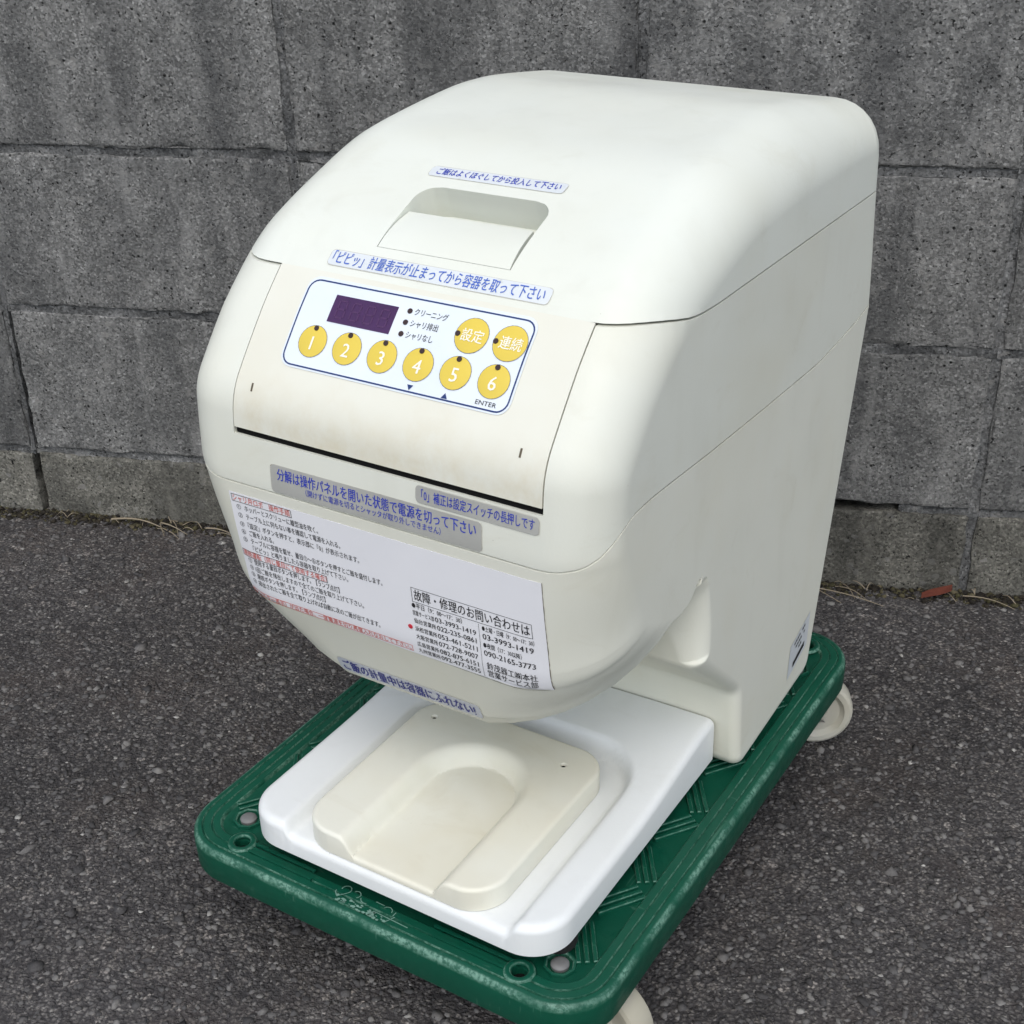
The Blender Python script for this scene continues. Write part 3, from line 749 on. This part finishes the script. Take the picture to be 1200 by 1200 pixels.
def letter(body, x0, x1, s0, s1, off, mat, parent, bold=.012, tilt=0.0, h=None, label=None):
    """print text between x0..x1, its mid line running from s0 (left) to s1 (right); h: glyph height (None: natural)"""
    V, F = text_mesh(body)
    nv_ = len(V); V = np.concatenate([V-[bold, 0, 0], V+[bold, bold*.6, 0]]); F = F+[tuple(i+nv_ for i in f_) for f_ in F]
    a, b = V[:, 0].min(), V[:, 0].max(); c, d = -.12, .80
    if x1 is None: x1 = x0+(b-a)*h/(d-c)/2; x0 = 2*x0-x1
    k = (x1-x0)/(b-a); hh = k*(d-c) if h is None else h
    u = (V[:, 0]-a)/(b-a); w = (V[:, 1]-(c+d)/2)/(d-c)
    X = x0+u*(x1-x0)+tilt*w*hh; S = s0+(s1-s0)*u-w*hh
    O_ = np.where(np.arange(len(X)) < nv_, off, off+.00003)
    return part('lettering', smap(X, S, O_), F, mat, parent, msh, smooth=False, fix=False, label=label)
def frame(x0, x1, s0, s1, w, off, mat, parent, r=0, name='printed_frame'):
    p = rrect(x0, x1, s0, s1, r, 6) if r else [(x0, s0), (x1, s0), (x1, s1), (x0, s1)]
    q = rrect(x0+w, x1-w, s0+w, s1-w, max(r-w, .0002), 6) if r else [(x0+w, s0+w), (x1-w, s0+w), (x1-w, s1-w), (x0+w, s1-w)]
    def dn(p):
        o_ = []
        for i in range(len(p)):
            a, b = p[i], p[(i+1) % len(p)]; k = max(1, int(math.dist(a, b)/.004))
            if not r: k = 40
            for j in range(k): o_.append((a[0]+(b[0]-a[0])*j/k, a[1]+(b[1]-a[1])*j/k))
        return o_
    if r:
        P, Q = [], []
        for i in range(len(p)):
            a, b, c, d = p[i], p[(i+1) % len(p)], q[i], q[(i+1) % len(q)]; k = max(1, int(math.dist(a, b)/.004))
            for j in range(k):
                t = j/k; P.append((a[0]+(b[0]-a[0])*t, a[1]+(b[1]-a[1])*t)); Q.append((c[0]+(d[0]-c[0])*t, c[1]+(d[1]-c[1])*t))
    else: P, Q = dn(p), dn(q)
    n = len(P); A = np.array(P+Q); V = smap(A[:, 0], A[:, 1], off)
    return part(name, V, [(i, (i+1) % n, n+(i+1) % n, n+i) for i in range(n)], mat, parent, msh, smooth=False, fix=False)
def disc(name, x, s, rx, rs2, off, mat, parent, n=36, thick=.0004, label=None):
    a = np.arange(n)*2*math.pi/n
    V = np.concatenate([smap(x+rx*k*np.cos(a), s+rs2*k*np.sin(a), o_) for k, o_ in ((1, off-thick), (1, off-.00008), (.97, off))]+[smap(np.array([x]), np.array([s]), off)])
    F = [(k*n+i, k*n+(i+1) % n, (k+1)*n+(i+1) % n, (k+1)*n+i) for k in (0, 1) for i in range(n)]+[(2*n+i, 2*n+(i+1) % n, 3*n) for i in range(n)]
    return part(name, V, F, mat, parent, msh, angle=50, label=label)

# stickers on the lid
s = flat_patch('sticker', rr_xs(-.0525, .0585, .8490, .8602, .003, .0004, 0), .0005, M_STK_WHITE, LID, label='small clear sticker with blue writing above the grip pocket')
frame(-0.05290, 0.05890, 0.84860, 0.86060, .00055, .0004, M_TAPE_EDGE, s, .0034, 'grime_line')
letter('ご飯はよくほぐしてから投入して下さい', -.0465, .0545, .8550, .8540, .0008, M_PRINT_BLUE, s, .012, h=.0076)
s = flat_patch('sticker', rr_xs(-.0795, .0975, .9465, .9588, .0035, .0003), .0005, M_STK_WHITE, LID, label='long clear sticker with blue writing along the front edge of the lid')
frame(-0.07990, 0.09790, 0.94610, 0.95920, .00055, .0004, M_TAPE_EDGE, s, .0034, 'grime_line')
letter('「ピピッ」計量表示が止まってから容器を取って下さい', -.0765, .0935, .9527, .9527, .0008, M_PRINT_BLUE2, s, .010, h=.0100)
# stickers on the upper housing
s = flat_patch('sticker', rr_xs(-.0850, .0905, 1.1085, 1.1292, .0035, .0004), .0005, M_STK_GREY, UPPER, label='large grimy grey sticker with two lines of blue writing')
frame(-0.08540, 0.09090, 1.10810, 1.12960, .00055, .0004, M_TAPE_EDGE, s, .0034, 'grime_line')
letter('分解は操作パネルを開いた状態で電源を切って下さい', -.0790, .0865, 1.1152, 1.1148, .0008, M_PRINT_BLUE, s, .014, h=.0092)
letter('（開けずに電源を切るとシャッタが取り外しできません）', -.0540, .0590, 1.1232, 1.1228, .0008, M_PRINT_BLUE, s, .006, h=.0052)
s = flat_patch('sticker', rr_xs(.0395, .1330, 1.0942, 1.1062, .0030, .0003), .0006, M_STK_GREY, UPPER, label='small grey sticker with one line of blue writing at right')
frame(0.03910, 0.13340, 1.09380, 1.10660, .00055, .0004, M_TAPE_EDGE, s, .0034, 'grime_line')
letter('「0」補正は設定スイッチの長押しです', .0440, .1300, 1.1003, 1.0998, .0009, M_PRINT_BLUE, s, .010, h=.0080)
# sticker under the belly
s = flat_patch('sticker', rr_xs(-.0640, .0650, 1.2800, 1.2962, .004, .0003), .0005, M_STK_SILVER, LOWER, label='silver sticker with bold dark blue warning on the belly curve')
frame(-0.06440, 0.06540, 1.27960, 1.29660, .00055, .0004, M_TAPE_EDGE, s, .0034, 'grime_line')
letter('ご飯の計量中は容器にふれない!', -.0600, .0605, 1.2881, 1.2881, .0008, M_PRINT_DARKBLUE, s, .028, h=.0125)
# instruction sheet
LAB = flat_patch('instruction_label', [(-.1280, 1.1402), (.1340, 1.1402), (.1325, 1.2385), (-.1290, 1.2330)], .0006, M_PAPER, LOWER, label='white instruction sheet printed in black and red on the front')
BK, RD = M_PRINT_BLACK, M_PRINT_RED
def ln(b, x0, x1, sa, h=.0052, m=BK, bold=.006): letter(b, x0, x1, sa, sa+.0003, .0009, m, LAB, bold, h=h)
frame(-.1262, -.0705, 1.1415, 1.1478, .0004, .0009, BK, LAB)
letter('シャリ弁ロボ　操作手順', -.1252, -.0718, 1.1447, 1.1447, .0009, RD, LAB, .004, h=.0054)
def num(n, s): letter(n, -.1228, -.1188, s, s, .0009, BK, LAB, .004, h=.0046)
for i, (t, x1, s0) in enumerate((('ホッパーとスクリューに離型油を吹く。', -.0480, 1.1520), ('テーブル上に何もない事を確認して電源を入れる。', -.0295, 1.1592), ('『設定』ボタンを押すと、表示部に『0』が表示されます。', -.0142, 1.1668), ('ご飯を入れる。', -.0925, 1.1735), ('テーブルに容器を載せ、量目①～⑥ボタンを押すとご飯を盛付します。', .0039, 1.1803))):
    num('①②③④⑤'[i], s0); ln(t, -.1155, x1, s0)
ln('『ピピッ』と鳴りましたら容器を取り上げて下さい。', -.1150, -.0270, 1.1868)
frame(-.1272, -.0468, 1.1905, 1.1965, .0004, .0009, BK, LAB)
letter('連続運転（同じ量目にて使用する場合）', -.1265, -.0475, 1.1935, 1.1935, .0009, RD, LAB, .006, h=.0052)
for i, (t, x1, s0) in enumerate((('使用する量目ボタンを押します。【ランプ点灯】', -.0367, 1.1995), ('1回ご飯を排出しますので全てのご飯を取り上げて下さい。', -.0160, 1.2062), ('連続ボタンを押します。【ランプ点灯】', -.0519, 1.2125), ('排出されたご飯を全て取り上げれば自動に次のご飯が出てきます。', -.0035, 1.2190))):
    num('①②③④'[i], s0); ln(t, -.1168, x1, s0)
frame(-.1275, .0228, 1.2282, 1.2338, .0004, .0009, RD, LAB)
letter('E.r（エラー表示）が出た場合、一度電源を切り再度入れなおして下さい。', -.1265, .0215, 1.2310, 1.2310, .0009, RD, LAB, .002, h=.0048)
frame(.0285, .1245, 1.1758, 1.1880, .00035, .0009, BK, LAB)
letter('故障・修理のお問い合わせは', .0305, .1228, 1.1820, 1.1820, .0009, BK, LAB, .010, h=.0092)
for t, x0, x1, s0, h in (('●平日（9：00～17：30）', .0276, .0690, 1.1912, .0048), ('営業サービス部', .0276, .0455, 1.1975, .0044), ('03-3993-1419', .0462, .0798, 1.1975, .0056), ('仙台営業所', .0280, .0465, 1.2042, .0044), ('022-235-0861', .0472, .0796, 1.2042, .0056),
                      ('浜松営業所', .0280, .0465, 1.2112, .0044), ('053-461-5211', .0472, .0798, 1.2112, .0056), ('大阪営業所', .0280, .0465, 1.2180, .0044), ('072-728-9007', .0472, .0796, 1.2180, .0056),
                      ('広島営業所', .0280, .0465, 1.2246, .0044), ('082-875-6151', .0472, .0792, 1.2246, .0056), ('九州営業所', .0280, .0465, 1.2308, .0044), ('092-477-3555', .0472, .0797, 1.2308, .0056),
                      ('●土曜・日曜（9：00～17：30）', .0850, .1250, 1.1918, .0046), ('03-3993-1419', .0848, .1242, 1.1984, .0062), ('●夜間（17：30以降）', .0848, .1150, 1.2058, .0046), ('090-2165-3773', .0848, .1244, 1.2124, .0062)):
    ln(t, x0, x1, s0, h, BK, .012)
ln('鈴茂器工㈱本社', .0860, .1246, 1.2234, .0064, BK, .010); ln('営業サービス部', .0858, .1240, 1.2304, .0064, BK, .010)
frame(.0823, .0826, 1.1890, 1.2350, .00012, .0009, M_PRINT_BLACK, LAB)
disc('marker_dot', .0239, 1.2110, .0019, .0019, .0010, M_RED, LAB, 16, .0003)
for (a, b) in (((.1340, 1.1402), (.1325, 1.2385)), ((.1325, 1.2385), (-.1290, 1.2330)), ((-.1290, 1.2330), (-.1280, 1.1402)), ((-.128, 1.1402), (.134, 1.1402))):   # dirt caught along the cut edges
    n = 40; xs = np.linspace(a[0], b[0], n); sv = np.linspace(a[1], b[1], n); wd = np.array([random.uniform(.00015, .0006) for _ in range(n)]); dx, ds = b[0]-a[0], b[1]-a[1]; L = math.hypot(dx, ds)
    V = np.concatenate([smap(xs, sv, .0003), smap(xs-ds/L*-wd, sv+dx/L*wd, .0003)])
    part('grime_line', V, [(i, i+1, n+i+1, n+i) for i in range(n-1)], M_GRIME, LAB, msh, smooth=False, fix=False)

# control panel film, buttons and display
PAN = flat_patch('panel_film', rr_xs(-.0862, .0985, .9690, 1.0362, .0095), .0008, M_OVERLAY, FLAP)
frame(-.0848, .0972, .9712, 1.0350, .0011, .0010, M_PRINT_NAVY, PAN, .0085)
DSP = flat_patch('display_window', [(-.0590, .9800), (-.0072, .9800), (-.0072, 1.0000), (-.0590, 1.0000)], .0011, M_DISPLAY, PAN)
def seg_digit(x0, w, s0, h, t):
    V = []; F = []
    def bar(xa, xb, sa, sb):
        k0 = len(V); V.extend([(xa, sa), (xb, sa), (xb, sb), (xa, sb)]); F.append((k0, k0+1, k0+2, k0+3))
    bar(x0+t, x0+w-t, s0, s0+t); bar(x0+t, x0+w-t, s0+h/2-t/2, s0+h/2+t/2); bar(x0+t, x0+w-t, s0+h-t, s0+h)
    bar(x0, x0+t, s0+t, s0+h/2-t/2); bar(x0+w-t, x0+w, s0+t, s0+h/2-t/2); bar(x0, x0+t, s0+h/2+t/2, s0+h-t); bar(x0+w-t, x0+w, s0+h/2+t/2, s0+h-t)
    return np.array(V), F
for i in range(4):
    v, f = seg_digit(-.0545+i*.0118, .0078, .9832, .0135, .0012); part('display_digit', smap(v[:, 0], v[:, 1], .0013), f, M_SEG, DSP, msh, smooth=False, fix=False)
for i in range(6):
    x = -.0640+i*.02914; b = disc('button', x, 1.0157, .0113, .0113, .0013, M_BUTTON, PAN)
    frame(x-.0116, x+.0116, 1.0157-.0116, 1.0157+.0116, .00045, .0012, M_PRINT_NAVY, b, .01155, 'button_outline')
    letter(str(i+1), x-.0002, None, 1.0172, 1.0172, .0016, M_PRINT_PALE, b, .008, h=.0125)
    disc('indicator', x-.0004, 1.0063, .0019, .0019, .0018, M_LED, b, 16, .0008)
for x, t in ((.0545, '設定'), (.0835, '連続')):
    b = disc('button', x, .9893, .0122, .0122, .0013, M_BUTTON, PAN)
    frame(x-.0125, x+.0125, .9893-.0125, .9893+.0125, .00045, .0012, M_PRINT_NAVY, b, .01245, 'button_outline')
    letter(t, x-.0075, x+.0092, .9899, .9899, .0016, M_PRINT_PALE, b, .012, h=.0088)
    disc('indicator', x-.0105, .9897, .0019, .0019, .0018, M_LED, b, 16, .0008)
for i, (t, x1) in enumerate((('クリーニング', .0325), ('シャリ排出', .0282), ('シャリなし', .0276))):
    ss = .9812+i*.0083; disc('indicator', .0023, ss, .0019, .0019, .0014, M_LED, PAN, 16, .0008)
    letter(t, .0063, x1, ss, ss, .0011, M_PRINT_BLACK, PAN, .004, h=.0050)
for pts in (((.0205, 1.0298), (.0252, 1.0298), (.0228, 1.0335)), ((.0480, 1.0335), (.0528, 1.0335), (.0504, 1.0298))):
    P = np.array(pts); part('printed_arrow', smap(P[:, 0], P[:, 1], .0011), [(0, 1, 2)], M_PRINT_NAVY, PAN, msh, smooth=False, fix=False)
letter('ENTER', .0735, .0890, 1.0306, 1.0306, .0011, M_PRINT_BLACK, PAN, .004, h=.0040)

# ---- white tray and cream container rest
def height_pad(xl, xr, y0, y1, rcf, rcb, zf, zbot, er, nu=80, nv=90, square_back=False):
    cl = np.array([0, .0004, .001, .002, .0033, .005, .007, .0095])
    def axis(L, n): return np.r_[cl, np.linspace(.0095, L-.0095, n)[1:-1], (L-cl)[::-1]]
    ys = y0+axis(y1-y0, nv); V = []
    rc = [rcf, rcb]
    for y in ys:
        d0, d1 = y-y0, y1-y; ins = 0
        if d0 < rcf: ins = rcf-math.sqrt(max(0, rcf**2-(rcf-d0)**2))
        elif rcb > 0 and d1 < rcb: ins = rcb-math.sqrt(max(0, rcb**2-(rcb-d1)**2))
        a, b = xl+ins, xr-ins; xs = a+axis(b-a, nu)
        for x in xs:
            # distance to the rounded outline
            def sd(x, y):
                dx = min(x-xl, xr-x); dy0 = y-y0; dy1 = 1.0 if square_back else y1-y
                d = min(dx, dy0, dy1)
                if dx < rcf and dy0 < rcf: d = rcf-math.hypot(rcf-dx, rcf-dy0)
                elif rcb > 0 and dx < rcb and dy1 < rcb: d = rcb-math.hypot(rcb-dx, rcb-dy1)
                return max(0, d)
            d = sd(x, y); z = zf(x, y)
            if d < er: z -= er*(1-math.sqrt(max(0, 1-(1-d/er)**2)))
            V.append((x, y, z))
    n = len(axis(1, nu)); m = len(ys); V = np.array(V)
    F = [(j*n+i, j*n+i+1, (j+1)*n+i+1, (j+1)*n+i) for j in range(m-1) for i in range(n-1)]
    ring = list(range(n))+[j*n+n-1 for j in range(1, m)]+[(m-1)*n+i for i in range(n-2, -1, -1)]+[j*n for j in range(m-2, 0, -1)]
    k0 = len(V); B = V[ring].copy(); B[:, 2] = zbot; V = np.r_[V, B]; q = len(ring)
    F += [(ring[(i+1) % q], ring[i], k0+i, k0+(i+1) % q) for i in range(q)]; F.append(tuple(range(k0, k0+q)))
    return V, F
def sstep(a, b, x): t = min(1, max(0, (x-a)/(b-a))); return t*t*(3-2*t)
TXL, TXR = -.1290, .1580
def tray_z(x, y):
    top = .0445+.015*sstep(.14, .30, y)*sstep(-.3, .16, x)
    a, b, yb, r = -.0830, .1255, .229, .042      # recess: open to the front, rounded at the back
    dx = max(a+r-x, x-(b-r)); dy = y-(yb-r)
    d = (math.hypot(max(dx, 0), max(dy, 0))-r) if (dx > 0 and dy > 0) else max(dx, dy)-r
    return .0345+(top-.0345)*sstep(-.0035, .0040, d)
v, f = height_pad(TXL, TXR, .017, .2922, .034, 0, tray_z, .018, .0070, square_back=True)
part('tray', v, f, M_TRAY, mach, msh, angle=60)
PX0, PX1 = -.0720, .1050
def pad_z(x, y):
    xu, yc = .019, .124
    du = math.hypot(x-xu, max(0, y-yc))
    t = min(1, max(0, (du-.0385)/.0140))
    return .0400+.0150*(1-(1-t)**2.4)
v, f = height_pad(PX0, PX1, .0195, .2085, .030, .028, pad_z, .0350, .0032, 90, 90)
pm = new_mesh('container_rest', v, f); fix_normals(pm)
for hx, hy in ((-.0535, .182), (.0750, .181)):
    cv, cf = lathe([(.0019, .038), (.0019, .0535), (.0034, .0556), (.0034, .07)], 18, (hx, hy, 0)); cm = new_mesh('c', cv, cf); fix_normals(cm); pm = boolean(pm, cm, 'DIFFERENCE')
pm.transform(Matrix.Translation(msh)); finish(pm, True, 42); obj('container_rest', pm, M_PAD, mach)
for hx, hy in ((-.0535, .182), (.0750, .181)):
    v, f = lathe([(.0018, .0500), (.0018, .0528)], 12, (hx, hy, 0)); part('screw_hole_shade', v, f, M_DARK, mach, msh)  # black disc inside each hole, shade put in as colour
for fx, fy in ((-.115, .06), (.140, .06), (-.135, .43), (.145, .43)):
    v, f = lathe([(.014, .0), (.015, .003), (.013, .0185)], 20, (fx, fy, 0)); part('rubber_foot', v, f, M_RUBBER, mach, msh)
# small rating sticker low on the right side, near the back
X = XC+HW
def side_quad(name, pts, off, mat, parent, label=None):
    V = [(X+off, y, z) for y, z in pts]; return part(name, V, [tuple(range(len(pts)))], mat, parent, msh, smooth=False, fix=True, label=label)
M_RATING = mat_sticker('pale_rating_film', (.60, .63, .64), (.56, .58, .58), .3, 25)
rs2 = side_quad('sticker', [(.405, .038), (.450, .052), (.4530, .086), (.4080, .072)], .0004, M_RATING, LOWER, 'small white rating sticker low on the right side')
side_quad('printed_bar', [(.416, .046), (.442, .055), (.4425, .060), (.4165, .051)], .0008, M_PRINT_BLACK, rs2)
for k in range(3):
    for i in range(7):
        if random.random() < .25: continue
        y = .417+i*.0036; z = .057+k*.006+(y-.417)*.34; side_quad('printed_dash', [(y, z), (y+.0026, z+.0009), (y+.0026, z+.0031), (y, z+.0022)], .0008, M_PRINT_BLACK, rs2)
